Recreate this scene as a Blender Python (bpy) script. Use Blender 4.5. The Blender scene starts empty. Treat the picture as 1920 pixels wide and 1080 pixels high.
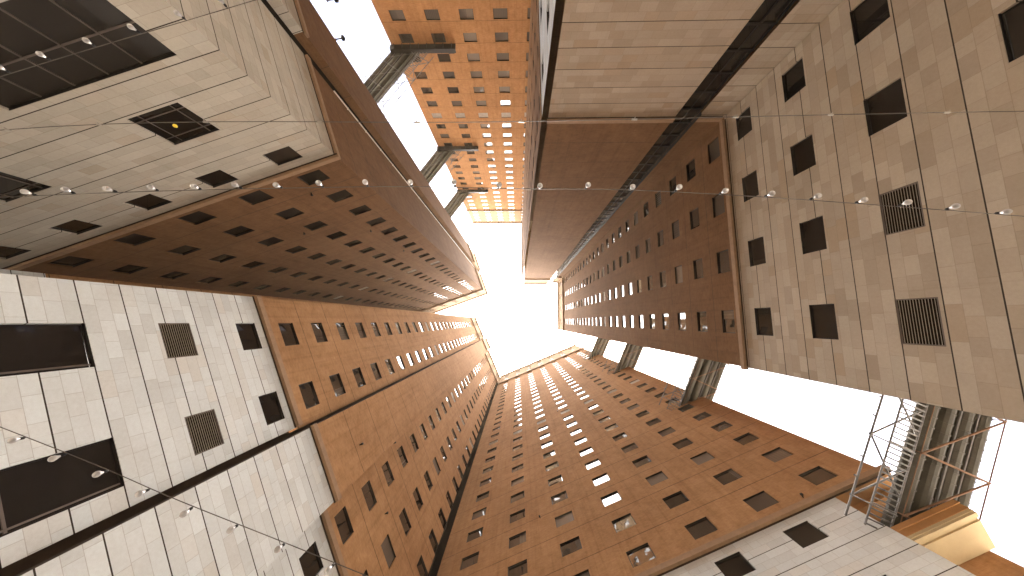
import bpy, math, random
from mathutils import Vector, Matrix

# ---------------------------------------------------------------- camera, sky, sun, exposure
S = bpy.context.scene
COL = S.collection
EYE = 1.6                       # the camera stands at eye height and looks almost straight up
cam_d = bpy.data.cameras.new("camera")
cam = bpy.data.objects.new("camera", cam_d)
COL.objects.link(cam)
cam_d.sensor_width = 36.0
cam_d.lens = 533.5 / 1920 * 36  # a 10 mm rectilinear lens
cam_d.clip_start = 0.05
cam_d.clip_end = 5000
zc = Vector((971 - 960, 603 - 540, 533.5)).normalized()     # zenith in camera axes (right, down, forward)
xc = (Vector((1, 0, 0)) - zc * zc.x).normalized()
yc = zc.cross(xc)
right = Vector((xc.x, yc.x, zc.x))
down = Vector((xc.y, yc.y, zc.y))
fwd = Vector((xc.z, yc.z, zc.z))
m = Matrix((right, -down, -fwd)).transposed().to_4x4()
m.translation = (0, 0, EYE)
cam.matrix_world = m
S.camera = cam

SUN_EL, SUN_AZ = math.radians(82), math.radians(55)   # azimuth measured in the ground plane from +X towards +Y
W = bpy.data.worlds.new("World")
S.world = W
W.use_nodes = True
nt = W.node_tree
bg = nt.nodes["Background"]
sky = nt.nodes.new("ShaderNodeTexSky")
sky.sky_type = 'NISHITA'
sky.sun_disc = False
sky.sun_elevation = SUN_EL
sky.sun_rotation = math.pi / 2 - SUN_AZ
sky.air_density = 0.7
sky.dust_density = 7.0
sky.ozone_density = 0.4
nt.links.new(sky.outputs[0], bg.inputs[0])
bg.inputs[1].default_value = 0.05

sd = bpy.data.lights.new("sun", 'SUN')
sd.energy = 1.5
sd.angle = math.radians(90)
sd.color = (1.0, 0.975, 0.94)
sun = bpy.data.objects.new("sun", sd)
COL.objects.link(sun)
sdir = Vector((math.cos(SUN_AZ) * math.cos(SUN_EL), math.sin(SUN_AZ) * math.cos(SUN_EL), math.sin(SUN_EL)))
sun.rotation_euler = sdir.to_track_quat('Z', 'Y').to_euler()
sun.location = (0, 0, 200)

S.view_settings.view_transform = 'Standard'
S.view_settings.look = 'None'
S.view_settings.exposure = 4.3
S.view_settings.gamma = 1.0
S.render.engine = 'CYCLES'
S.cycles.max_bounces = 8
S.cycles.diffuse_bounces = 6
S.cycles.glossy_bounces = 4
S.cycles.caustics_reflective = False
S.cycles.caustics_refractive = False
S.cycles.use_denoising = True
S.cycles.sample_clamp_indirect = 10

rnd = random.Random(7)

# ---------------------------------------------------------------- materials
def new_mat(name):
    mt = bpy.data.materials.new(name)
    mt.use_nodes = True
    t = mt.node_tree
    return mt, t, t.nodes["Principled BSDF"]

def N(t, kind, **kw):
    n = t.nodes.new(kind)
    for k, v in kw.items():
        setattr(n, k, v)
    return n

def val(t, sock, v):
    if isinstance(v, (int, float)):
        sock.default_value = v
    else:
        t.links.new(v, sock)

def mth(t, op, a, b=None, c=None, clamp=False):
    n = N(t, "ShaderNodeMath", operation=op)
    n.use_clamp = clamp
    val(t, n.inputs[0], a)
    if b is not None: val(t, n.inputs[1], b)
    if c is not None: val(t, n.inputs[2], c)
    return n.outputs[0]

def mixc(t, fac, a, b, mode='MIX'):
    n = N(t, "ShaderNodeMix", data_type='RGBA', blend_type=mode)
    val(t, n.inputs[0], fac)
    for s, v in ((n.inputs[6], a), (n.inputs[7], b)):
        if isinstance(v, tuple): s.default_value = (*v, 1)
        else: t.links.new(v, s)
    return n.outputs[2]

def ramp(t, fac, stops):
    n = N(t, "ShaderNodeValToRGB")
    el = n.color_ramp.elements
    while len(el) < len(stops): el.new(0.5)
    for e, (p, c) in zip(el, stops):
        e.position = p; e.color = (*c, 1)
    t.links.new(fac, n.inputs[0])
    return n.outputs[0]

def noise(t, vec, scale, detail=4, rough=0.6):
    n = N(t, "ShaderNodeTexNoise")
    n.inputs['Scale'].default_value = scale
    n.inputs['Detail'].default_value = detail
    n.inputs['Roughness'].default_value = rough
    t.links.new(vec, n.inputs['Vector'])
    return n.outputs['Fac']

def comb(t, x, y, z=0.0):
    n = N(t, "ShaderNodeCombineXYZ")
    val(t, n.inputs[0], x); val(t, n.inputs[1], y); val(t, n.inputs[2], z)
    return n.outputs[0]

def stone_mat(name, stops, band=1.4, course=3, length=0.92, tint=1.0):
    """Ashlar: courses of random-length blocks, an open shadow joint every few courses."""
    mt, t, p = new_mat(name)
    uv = N(t, "ShaderNodeUVMap")
    sep = N(t, "ShaderNodeSeparateXYZ"); t.links.new(uv.outputs[0], sep.inputs[0])
    u, v = sep.outputs[0], sep.outputs[1]
    vb = mth(t, 'DIVIDE', v, band)
    fb = mth(t, 'FRACT', vb)
    row = mth(t, 'FLOOR', mth(t, 'MULTIPLY', vb, course))
    fr = mth(t, 'FRACT', mth(t, 'MULTIPLY', vb, course))
    wn = N(t, "ShaderNodeTexWhiteNoise", noise_dimensions='1D'); t.links.new(row, wn.inputs['W'])
    ln = mth(t, 'MULTIPLY_ADD', wn.outputs[0], 0.55, length - 0.1)
    w = mth(t, 'ADD', mth(t, 'DIVIDE', u, ln), mth(t, 'MULTIPLY', row, 37.31))
    v1 = N(t, "ShaderNodeTexVoronoi", voronoi_dimensions='1D', feature='F1')
    v1.inputs['Scale'].default_value = 1.0; t.links.new(w, v1.inputs['W'])
    v2 = N(t, "ShaderNodeTexVoronoi", voronoi_dimensions='1D', feature='DISTANCE_TO_EDGE')
    v2.inputs['Scale'].default_value = 1.0; t.links.new(w, v2.inputs['W'])
    for q in (v1, v2): q.inputs['Randomness'].default_value = 0.75
    sc = N(t, "ShaderNodeSeparateColor"); t.links.new(v1.outputs['Color'], sc.inputs[0])
    base = ramp(t, sc.outputs[0], stops)
    val2 = mth(t, 'MULTIPLY_ADD', sc.outputs[1], 0.11, 0.93)
    hv = N(t, "ShaderNodeHueSaturation"); t.links.new(base, hv.inputs['Color']); t.links.new(val2, hv.inputs['Value'])
    col = hv.outputs[0]
    uvv = comb(t, u, v)
    n1 = noise(t, uvv, 0.55, 5); n2 = noise(t, uvv, 9.0, 6, 0.7)
    col = mixc(t, mth(t, 'MULTIPLY_ADD', n1, 1.2, -0.35, True), col, mixc(t, 1.0, col, (0.80, 0.78, 0.76), 'MULTIPLY'))
    col = mixc(t, mth(t, 'MULTIPLY_ADD', n2, 1.6, -0.55, True), col, mixc(t, 1.0, col, (0.84, 0.82, 0.80), 'MULTIPLY'))
    # weather runs below the sills and along the joints
    st = noise(t, comb(t, mth(t, 'MULTIPLY', u, 1.7), mth(t, 'MULTIPLY', v, 0.12)), 1.0, 5, 0.65)
    col = mixc(t, mth(t, 'MULTIPLY_ADD', st, 3.0, -1.75, True), col, mixc(t, 1.0, col, (0.74, 0.70, 0.66), 'MULTIPLY'))
    # thin mortar lines and open joints
    dv = mth(t, 'MULTIPLY', mth(t, 'MINIMUM', fr, mth(t, 'SUBTRACT', 1.0, fr)), band / course)
    du = mth(t, 'MULTIPLY', v2.outputs[0], ln)
    wob = mth(t, 'MULTIPLY_ADD', noise(t, uvv, 3.0, 2), 0.012, 0.002)
    mort = mth(t, 'LESS_THAN', mth(t, 'MINIMUM', dv, du), wob)
    col = mixc(t, mth(t, 'MULTIPLY', mort, 0.4), col, (0.20, 0.15, 0.10))
    db = mth(t, 'MULTIPLY', mth(t, 'MINIMUM', fb, mth(t, 'SUBTRACT', 1.0, fb)), band)
    jn = mth(t, 'LESS_THAN', db, 0.02)
    col = mixc(t, jn, col, (0.035, 0.026, 0.02))
    t.links.new(col, p.inputs['Base Color'])
    p.inputs['Roughness'].default_value = 0.9
    p.inputs['Specular IOR Level'].default_value = 0.12
    hgt = mth(t, 'SUBTRACT', mth(t, 'MULTIPLY_ADD', n2, 0.35, mth(t, 'MULTIPLY', sc.outputs[2], 0.25)), mth(t, 'ADD', mort, mth(t, 'MULTIPLY', jn, 2.0)))
    b = N(t, "ShaderNodeBump"); b.inputs['Strength'].default_value = 0.35; b.inputs['Distance'].default_value = 0.02
    t.links.new(hgt, b.inputs['Height']); t.links.new(b.outputs[0], p.inputs['Normal'])
    return mt

def render_mat(name, c1, c2, storey=3.2):
    """Sandy brown facing: fine coursing, vertical weather streaks, one thin joint per storey."""
    mt, t, p = new_mat(name)
    uv = N(t, "ShaderNodeUVMap")
    sep = N(t, "ShaderNodeSeparateXYZ"); t.links.new(uv.outputs[0], sep.inputs[0])
    u, v = sep.outputs[0], sep.outputs[1]
    uvv = comb(t, u, v)
    big = noise(t, uvv, 0.16, 5, 0.6)
    mid = noise(t, uvv, 1.1, 5, 0.65)
    fine = noise(t, comb(t, mth(t, 'MULTIPLY', u, 2.2), mth(t, 'MULTIPLY', v, 7.0)), 1.0, 6, 0.75)
    str_ = noise(t, comb(t, mth(t, 'MULTIPLY', u, 2.4), mth(t, 'MULTIPLY', v, 0.06)), 1.0, 6, 0.7)
    col = mixc(t, mth(t, 'MULTIPLY_ADD', big, 2.2, -0.6, True), c1, c2)
    col = mixc(t, mth(t, 'MULTIPLY_ADD', mid, 2.2, -0.8, True), col, mixc(t, 1.0, col, (0.72, 0.68, 0.64), 'MULTIPLY'))
    col = mixc(t, mth(t, 'MULTIPLY_ADD', fine, 2.8, -0.95, True), col, mixc(t, 1.0, col, (0.73, 0.70, 0.67), 'MULTIPLY'))
    col = mixc(t, mth(t, 'MULTIPLY_ADD', str_, 3.2, -1.55, True), col, mixc(t, 1.0, col, (0.70, 0.67, 0.64), 'MULTIPLY'))
    fb = mth(t, 'FRACT', mth(t, 'DIVIDE', v, storey))
    db = mth(t, 'MULTIPLY', mth(t, 'MINIMUM', fb, mth(t, 'SUBTRACT', 1.0, fb)), storey)
    jn = mth(t, 'LESS_THAN', db, 0.03)
    brk = mth(t, 'MULTIPLY_ADD', noise(t, comb(t, mth(t, 'MULTIPLY', u, 0.5), mth(t, 'FLOOR', mth(t, 'DIVIDE', v, storey))), 1.0, 3), 2.0, -0.3, True)
    col = mixc(t, mth(t, 'MULTIPLY', jn, brk), col, (0.07, 0.04, 0.022))
    t.links.new(col, p.inputs['Base Color'])
    p.inputs['Roughness'].default_value = 0.95
    p.inputs['Specular IOR Level'].default_value = 0.06
    b = N(t, "ShaderNodeBump"); b.inputs['Strength'].default_value = 0.3; b.inputs['Distance'].default_value = 0.02
    t.links.new(mth(t, 'SUBTRACT', mth(t, 'MULTIPLY_ADD', fine, 0.6, mth(t, 'MULTIPLY', mid, 0.6)), mth(t, 'MULTIPLY', jn, 1.0)), b.inputs['Height'])
    t.links.new(b.outputs[0], p.inputs['Normal'])
    return mt

def plain_mat(name, col, rough=0.7, metal=0.0, vary=0.25, scale=2.0):
    mt, t, p = new_mat(name)
    tc = N(t, "ShaderNodeTexCoord")
    n = noise(t, tc.outputs['Object'], scale, 5, 0.65)
    c = mixc(t, mth(t, 'MULTIPLY_ADD', n, 2.0, -0.5, True), tuple(x * (1 - vary) for x in col), tuple(min(1, x * (1 + vary * 0.6)) for x in col))
    t.links.new(c, p.inputs['Base Color'])
    p.inputs['Roughness'].default_value = rough
    p.inputs['Metallic'].default_value = metal
    p.inputs['Specular IOR Level'].default_value = 0.15
    b = N(t, "ShaderNodeBump"); b.inputs['Strength'].default_value = 0.15; b.inputs['Distance'].default_value = 0.01
    t.links.new(n, b.inputs['Height']); t.links.new(b.outputs[0], p.inputs['Normal'])
    return mt

def pane_mat(name="window_glass", ior=2.1, curtains=True, pale=1.0):
    """Coated glazing over a dim room: dark, mirror-like, each pane a little warped and tinted on its own."""
    mt, t, p = new_mat(name)
    oi = N(t, "ShaderNodeObjectInfo")
    tc = N(t, "ShaderNodeTexCoord")
    r = oi.outputs['Random']
    c = ramp(t, r, [(0.0, (0.010, 0.010, 0.011)), (0.45, (0.018, 0.016, 0.015)), (0.7, (0.05, 0.042, 0.036)), (0.9, (0.12, 0.10, 0.085)), (1.0, (0.20, 0.17, 0.14))])
    if pale != 1.0: c = ramp(t, r, [(0.0, (0.10, 0.085, 0.07)), (0.4, (0.16, 0.135, 0.11)), (1.0, (0.26, 0.22, 0.18))])
    ad = N(t, "ShaderNodeVectorMath", operation='ADD')
    t.links.new(tc.outputs['Object'], ad.inputs[0])
    cx = comb(t, mth(t, 'MULTIPLY', r, 91.0), mth(t, 'MULTIPLY', r, 37.0)); t.links.new(cx, ad.inputs[1])
    n = noise(t, ad.outputs[0], 0.9, 2, 0.4)
    # a drawn curtain covers part of some panes
    so = N(t, "ShaderNodeSeparateXYZ"); t.links.new(tc.outputs['Object'], so.inputs[0])
    edge = mth(t, 'MULTIPLY_ADD', mth(t, 'FRACT', mth(t, 'MULTIPLY', r, 13.7)), 2.6, -1.3)
    cur = mth(t, 'MULTIPLY', mth(t, 'GREATER_THAN', so.outputs[0], edge), mth(t, 'GREATER_THAN', mth(t, 'FRACT', mth(t, 'MULTIPLY', r, 5.3)), 0.62))
    fold = mth(t, 'MULTIPLY_ADD', mth(t, 'SINE', mth(t, 'MULTIPLY', so.outputs[0], 26.0)), 0.12, 0.85)
    if curtains: c = mixc(t, mth(t, 'MULTIPLY', cur, fold), c, (0.11, 0.095, 0.08))
    else: c = ramp(t, r, [(0.0, (0.010, 0.009, 0.009)), (0.6, (0.018, 0.016, 0.015)), (1.0, (0.035, 0.03, 0.027))])
    t.links.new(c, p.inputs['Base Color'])
    p.inputs['Roughness'].default_value = 0.02
    p.inputs['IOR'].default_value = ior
    b = N(t, "ShaderNodeBump"); b.inputs['Strength'].default_value = 0.10; b.inputs['Distance'].default_value = 0.05
    t.links.new(n, b.inputs['Height']); t.links.new(b.outputs[0], p.inputs['Normal'])
    return mt

WARM = [(0.0, (0.411, 0.338, 0.256)), (0.4, (0.463, 0.388, 0.301)), (0.75, (0.504, 0.434, 0.345)), (1.0, (0.421, 0.328, 0.231))]  # limestone toned per tower, the differing light put into its colour
HONEY = [(0.0, (0.426, 0.337, 0.251)), (0.4, (0.462, 0.374, 0.286)), (0.75, (0.485, 0.397, 0.311)), (1.0, (0.426, 0.321, 0.226))]
LIT_PALE = [(0.0, (0.649, 0.672, 0.657)), (0.4, (0.683, 0.714, 0.708)), (0.75, (0.708, 0.747, 0.744)), (1.0, (0.658, 0.649, 0.609))]  # limestone whitened in place of brighter light on these bases
BEIGE = [(0.0, (0.528, 0.486, 0.405)), (0.4, (0.559, 0.522, 0.439)), (0.75, (0.586, 0.551, 0.473)), (1.0, (0.528, 0.461, 0.367))]
M_STONE = stone_mat("limestone_ashlar", WARM)
M_HONEY = stone_mat("honey_limestone_ashlar", HONEY, band=1.47)
M_BEIGE = stone_mat("beige_limestone_ashlar", BEIGE, band=1.3)
M_LITPALE = stone_mat("lit_limestone_ashlar", LIT_PALE, band=1.3)
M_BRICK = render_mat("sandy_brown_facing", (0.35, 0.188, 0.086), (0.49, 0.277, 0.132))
M_BRICK_SHADED = render_mat("shaded_brown_facing", (0.16, 0.082, 0.036), (0.23, 0.122, 0.056))  # darker copy of the brown facing; these towers' shade is in the colour
M_ORBRICK = render_mat("lit_orange_facing", (0.41, 0.20, 0.08), (0.53, 0.27, 0.11))  # own orange tone, lightened further in place of stronger light
M_CROWN = render_mat("cream_facing", (0.40, 0.27, 0.15), (0.45, 0.315, 0.18))
M_CORN = plain_mat("cornice_stone", (0.30, 0.185, 0.105), 0.8, 0, 0.2)
M_GLASS = pane_mat()
M_FRAME = plain_mat("dark_window_metal", (0.014, 0.012, 0.011), 0.5, 0.3, 0.2)
M_MULL = plain_mat("bronze_mullion", (0.16, 0.13, 0.11), 0.45, 0.5, 0.2)
M_SLAT = plain_mat("louvre_slat_metal", (0.46, 0.40, 0.33), 0.55, 0.2, 0.2)
M_BLACK = plain_mat("matt_black", (0.010, 0.009, 0.0085), 0.95, 0, 0.2)
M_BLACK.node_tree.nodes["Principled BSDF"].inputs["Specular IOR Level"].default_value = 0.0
M_GAP = plain_mat("shadow_gap_strip", (0.05, 0.03, 0.02), 0.95, 0, 0.3)  # painted shade for the gap under each course
M_BAYSHADE = plain_mat("bay_shade_lining", (0.085, 0.058, 0.040), 0.95, 0, 0.3)  # dark tone carries the shade beside the projecting bay
M_DARKGLASS = pane_mat("slot_glass", 1.4, False)
M_LOWGLASS = pane_mat("shopfront_glass", 1.45, False)
M_DIMGLASS = pane_mat("dimmed_glass", 1.15, False)  # darker copy of the window glass, its reflections turned down by hand
M_NET = pane_mat("net_curtain_glass", 1.7, True, 2.6)
M_DUCT = plain_mat("insulated_duct_metal", (0.05, 0.046, 0.034), 0.6, 0.15, 0.3, 1.2)
M_STEEL = plain_mat("grey_steel", (0.13, 0.125, 0.12), 0.5, 0.5, 0.25)
M_RUST = plain_mat("primer_brown_steel", (0.15, 0.082, 0.045), 0.7, 0.1, 0.35)
M_CREAM = plain_mat("cream_plaster", (0.46, 0.365, 0.215), 0.85, 0, 0.14, 0.8)
M_TAN = plain_mat("tan_plaster", (0.20, 0.14, 0.08), 0.9, 0, 0.2, 0.5)
M_ORANGE = plain_mat("orange_plaster", (0.36, 0.18, 0.065), 0.85, 0, 0.2, 0.8)
M_WIRE = plain_mat("cable_sheath", (0.10, 0.085, 0.07), 0.5, 0, 0.3)
M_SOCK = plain_mat("black_lamp_holder", (0.025, 0.024, 0.023), 0.45, 0, 0.2)
M_CLIP = plain_mat("zinc_clip", (0.42, 0.38, 0.32), 0.4, 0.7, 0.2)
M_PIPE = plain_mat("galvanised_pipe", (0.75, 0.66, 0.58), 0.5, 0.0, 0.15)
M_YEL = plain_mat("yellow_bulb_glass", (0.75, 0.55, 0.05), 0.15, 0, 0.1)

def bulb_mat():
    mt, t, p = new_mat("frosted_bulb_glass")
    lw = N(t, "ShaderNodeLayerWeight"); lw.inputs[0].default_value = 0.45
    c = ramp(t, lw.outputs['Facing'], [(0.0, (0.42, 0.40, 0.38)), (0.55, (0.60, 0.58, 0.55)), (1.0, (0.85, 0.84, 0.82))])
    t.links.new(c, p.inputs['Base Color'])
    p.inputs['Roughness'].default_value = 0.12
    p.inputs['Transmission Weight'].default_value = 0.25
    return mt
M_BULB = bulb_mat()

def paving_mat():
    mt, t, p = new_mat("courtyard_paving")
    tc = N(t, "ShaderNodeTexCoord")
    br = N(t, "ShaderNodeTexBrick")
    br.inputs['Scale'].default_value = 1.0
    br.inputs['Color1'].default_value = (0.60, 0.55, 0.48, 1)
    br.inputs['Color2'].default_value = (0.54, 0.49, 0.42, 1)
    br.inputs['Mortar'].default_value = (0.22, 0.19, 0.16, 1)
    br.inputs['Brick Width'].default_value = 0.9
    br.inputs['Row Height'].default_value = 0.6
    br.inputs['Mortar Size'].default_value = 0.008
    t.links.new(tc.outputs['Object'], br.inputs['Vector'])
    t.links.new(br.outputs['Color'], p.inputs['Base Color'])
    p.inputs['Roughness'].default_value = 0.7
    return mt

# ---------------------------------------------------------------- mesh helpers
class MB:
    def __init__(s):
        s.v, s.f, s.uv, s.mi = [], [], [], []
    def quad(s, pts, uvs=None, mi=0, face=None):
        """pts: four 3-D points; face: a direction the front should look along."""
        pts = [Vector(p) for p in pts]
        uvs = list(uvs) if uvs else [(0, 0)] * len(pts)
        if face is not None:
            n = (pts[1] - pts[0]).cross(pts[2] - pts[0])
            if n.dot(face) < 0:
                pts.reverse(); uvs.reverse()
        i = len(s.v)
        s.v += pts
        s.f.append(tuple(range(i, i + len(pts))))
        s.uv += uvs
        s.mi.append(mi)
    def box(s, org, ax, ay, az, mi=0, uvs=None):
        """box from the corner org along three edge vectors"""
        org, ax, ay, az = Vector(org), Vector(ax), Vector(ay), Vector(az)
        c = org + (ax + ay + az) / 2
        for a, b, d in ((ax, ay, az), (ax, az, ay), (ay, az, ax)):
            for o in (org, org + d):
                q = [o, o + a, o + a + b, o + b]
                mid = o + (a + b) / 2
                la, lb = a.length, b.length
                off = (o.x * 0.7 + o.y * 0.4, o.z)
                s.quad(q, [(off[0], off[1]), (off[0] + la, off[1]), (off[0] + la, off[1] + lb), (off[0], off[1] + lb)], mi, mid - c)
    def tube(s, a, b, r, n=8, mi=0, cap=True):
        a, b = Vector(a), Vector(b)
        d = (b - a).normalized()
        x = d.orthogonal().normalized(); y = d.cross(x)
        ring = [x * math.cos(2 * math.pi * k / n) * r + y * math.sin(2 * math.pi * k / n) * r for k in range(n)]
        for k in range(n):
            k2 = (k + 1) % n
            s.quad([a + ring[k], a + ring[k2], b + ring[k2], b + ring[k]], None, mi, ring[k] + ring[k2])
        if cap:
            s.quad([a + q for q in ring], None, mi, -d)
            s.quad([b + q for q in ring], None, mi, d)
    def path(s, pts, r, n=6, mi=0):
        for p, q in zip(pts, pts[1:]): s.tube(p, q, r, n, mi)
    def lathe(s, prof, n=12, org=(0, 0, 0), mi=0):
        org = Vector(org)
        for (r0, z0), (r1, z1) in zip(prof, prof[1:]):
            for k in range(n):
                a0, a1 = 2 * math.pi * k / n, 2 * math.pi * (k + 1) / n
                q = [(r0 * math.cos(a0), r0 * math.sin(a0), z0), (r0 * math.cos(a1), r0 * math.sin(a1), z0),
                     (r1 * math.cos(a1), r1 * math.sin(a1), z1), (r1 * math.cos(a0), r1 * math.sin(a0), z1)]
                s.quad([org + Vector(p) for p in q], None, mi, Vector((math.cos((a0 + a1) / 2), math.sin((a0 + a1) / 2), 0.01)))
    def mesh(s, name, mats, smooth=False, merge=False):
        me = bpy.data.meshes.new(name)
        me.from_pydata([tuple(p) for p in s.v], [], s.f)
        ul = me.uv_layers.new(name="UVMap")
        for i, l in enumerate(me.loops):
            ul.data[i].uv = s.uv[l.vertex_index]
        for mt in (mats if isinstance(mats, (list, tuple)) else [mats]): me.materials.append(mt)
        for p, k in zip(me.polygons, s.mi): p.material_index = k
        if merge or smooth:
            import bmesh
            bm = bmesh.new(); bm.from_mesh(me)
            bmesh.ops.remove_doubles(bm, verts=bm.verts, dist=1e-5)
            bm.to_mesh(me); bm.free()
        if smooth:
            for p in me.polygons: p.use_smooth = True
        me.update()
        return me

def obj(name, data, parent=None, loc=(0, 0, 0), rz=0.0):
    o = bpy.data.objects.new(name, data)
    COL.objects.link(o)
    o.location = loc
    o.rotation_euler = (0, 0, rz)
    if parent is not None: o.parent = parent
    return o

def tag(o, label=None, cat=None, group=None, kind=None):
    if label: o['label'] = label
    if cat: o['category'] = cat
    if group: o['group'] = group
    if kind: o['kind'] = kind
    return o

class Frame:
    """A vertical facade plane: s runs along it, d goes into the building, z up. Heights are given from the eye (z + EYE)."""
    def __init__(f, deg, dist, root, org=None):
        a = math.radians(deg)
        f.a = Vector((math.cos(a), math.sin(a), 0))
        n = Vector((-math.sin(a), math.cos(a), 0))
        f.n = n if dist > 0 else -n
        f.o = f.n * abs(dist)
        f.root = root
        f.rz = math.atan2(f.a.y, f.a.x)
        f.flip = f.a.cross(f.n).z < 0
    def __call__(f, s, d, h):
        return f.o + f.a * s + f.n * d + Vector((0, 0, h + EYE)) - f.root.location

def facade(mb, f, s0, s1, h0, h1, holes, vref, mi=0, reveal=0.17, d=0.0):
    """A wall sheet with window openings (s, h, w, ht) and their reveals; v is measured from vref."""
    xs = sorted({s0, s1} | {q for (s, h, w, t) in holes for q in (s - w / 2, s + w / 2) if s0 < q < s1})
    zs = sorted({h0, h1} | {q for (s, h, w, t) in holes for q in (h - t / 2, h + t / 2) if h0 < q < h1})
    hs = set()
    for (s, h, w, t) in holes:
        for i, (a, b) in enumerate(zip(xs, xs[1:])):
            if a >= s - w / 2 - 1e-6 and b <= s + w / 2 + 1e-6:
                for j, (c, e) in enumerate(zip(zs, zs[1:])):
                    if c >= h - t / 2 - 1e-6 and e <= h + t / 2 + 1e-6: hs.add((i, j))
    for j, (c, e) in enumerate(zip(zs, zs[1:])):
        i = 0
        while i < len(xs) - 1:
            if (i, j) in hs: i += 1; continue
            k = i
            while k + 1 < len(xs) - 1 and (k + 1, j) not in hs: k += 1
            a, b = xs[i], xs[k + 1]
            mb.quad([f(a, d, c), f(b, d, c), f(b, d, e), f(a, d, e)], [(a, c - vref), (b, c - vref), (b, e - vref), (a, e - vref)], mi, -f.n)
            i = k + 1
    up = Vector((0, 0, 1))
    for (s, h, w, t) in holes:
        a, b, c, e = s - w / 2, s + w / 2, h - t / 2, h + t / 2
        r = d + reveal
        o = 0.37
        mb.quad([f(a, d, c), f(b, d, c), f(b, r, c), f(a, r, c)], [(a, c - vref - o), (b, c - vref - o), (b, c - vref - o + reveal), (a, c - vref - o + reveal)], mi, up)
        mb.quad([f(a, d, e), f(b, d, e), f(b, r, e), f(a, r, e)], [(a, e - vref + o), (b, e - vref + o), (b, e - vref + o + reveal), (a, e - vref + o + reveal)], mi, -up)
        mb.quad([f(a, d, c), f(a, d, e), f(a, r, e), f(a, r, c)], [(a, c - vref), (a, e - vref), (a + reveal, e - vref), (a + reveal, c - vref)], mi, f.a)
        mb.quad([f(b, d, c), f(b, d, e), f(b, r, e), f(b, r, c)], [(b, c - vref), (b, e - vref), (b + reveal, e - vref), (b + reveal, c - vref)], mi, -f.a)

def body(mb, f, s0, s1, d0, d1, h0, h1, mi=0, sides="lrbt"):
    """the rest of a tower's block behind its facade: left, right, back, top, soffit (u)"""
    up = Vector((0, 0, 1))
    def uvq(l): return [(0, h0), (l, h0), (l, h1), (0, h1)]
    if 'l' in sides: mb.quad([f(s0, d0, h0), f(s0, d1, h0), f(s0, d1, h1), f(s0, d0, h1)], uvq(d1 - d0), mi, -f.a)
    if 'r' in sides: mb.quad([f(s1, d0, h0), f(s1, d1, h0), f(s1, d1, h1), f(s1, d0, h1)], uvq(d1 - d0), mi, f.a)
    if 'b' in sides: mb.quad([f(s0, d1, h0), f(s1, d1, h0), f(s1, d1, h1), f(s0, d1, h1)], uvq(s1 - s0), mi, f.n)
    if 't' in sides: mb.quad([f(s0, d0, h1), f(s1, d0, h1), f(s1, d1, h1), f(s0, d1, h1)], [(0, 0), (1, 0), (1, 1), (0, 1)], mi, up)
    if 'u' in sides: mb.quad([f(s0, d0, h0), f(s1, d0, h0), f(s1, d1, h0), f(s0, d1, h0)], [(0, 0), (s1 - s0, 0), (s1 - s0, d1 - d0), (0, d1 - d0)], mi, -up)

class Courses:
    """base course, string course and coping of one tower: one mesh per level"""
    def __init__(c): c.by = {}
    def box(c, *a, **k): raise NotImplementedError
    def at(c, h): return c.by.setdefault(round(h, 1), MB())
    def build(c, T, mat):
        for nm, h in zip(("base_course", "string_course", "coping"), sorted(c.by)):
            obj(nm, c.by[h].mesh(nm, [mat, M_GAP]), T)

def course(mb, f, s0, s1, h, ht, proj, d=0.0, mi=0):
    """a projecting string course"""
    p = f(s0, d - proj, h)
    m_ = mb.at(h)
    m_.box(p, f.a * (s1 - s0), f.n * (proj - 0.003), Vector((0, 0, ht)), 0)
    m_.box(f(s0, d - 0.012, h - 0.13), f.a * (s1 - s0), f.n * 0.009, Vector((0, 0, 0.127)), 1)   # dark strip standing in for the shadow gap under the course

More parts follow.
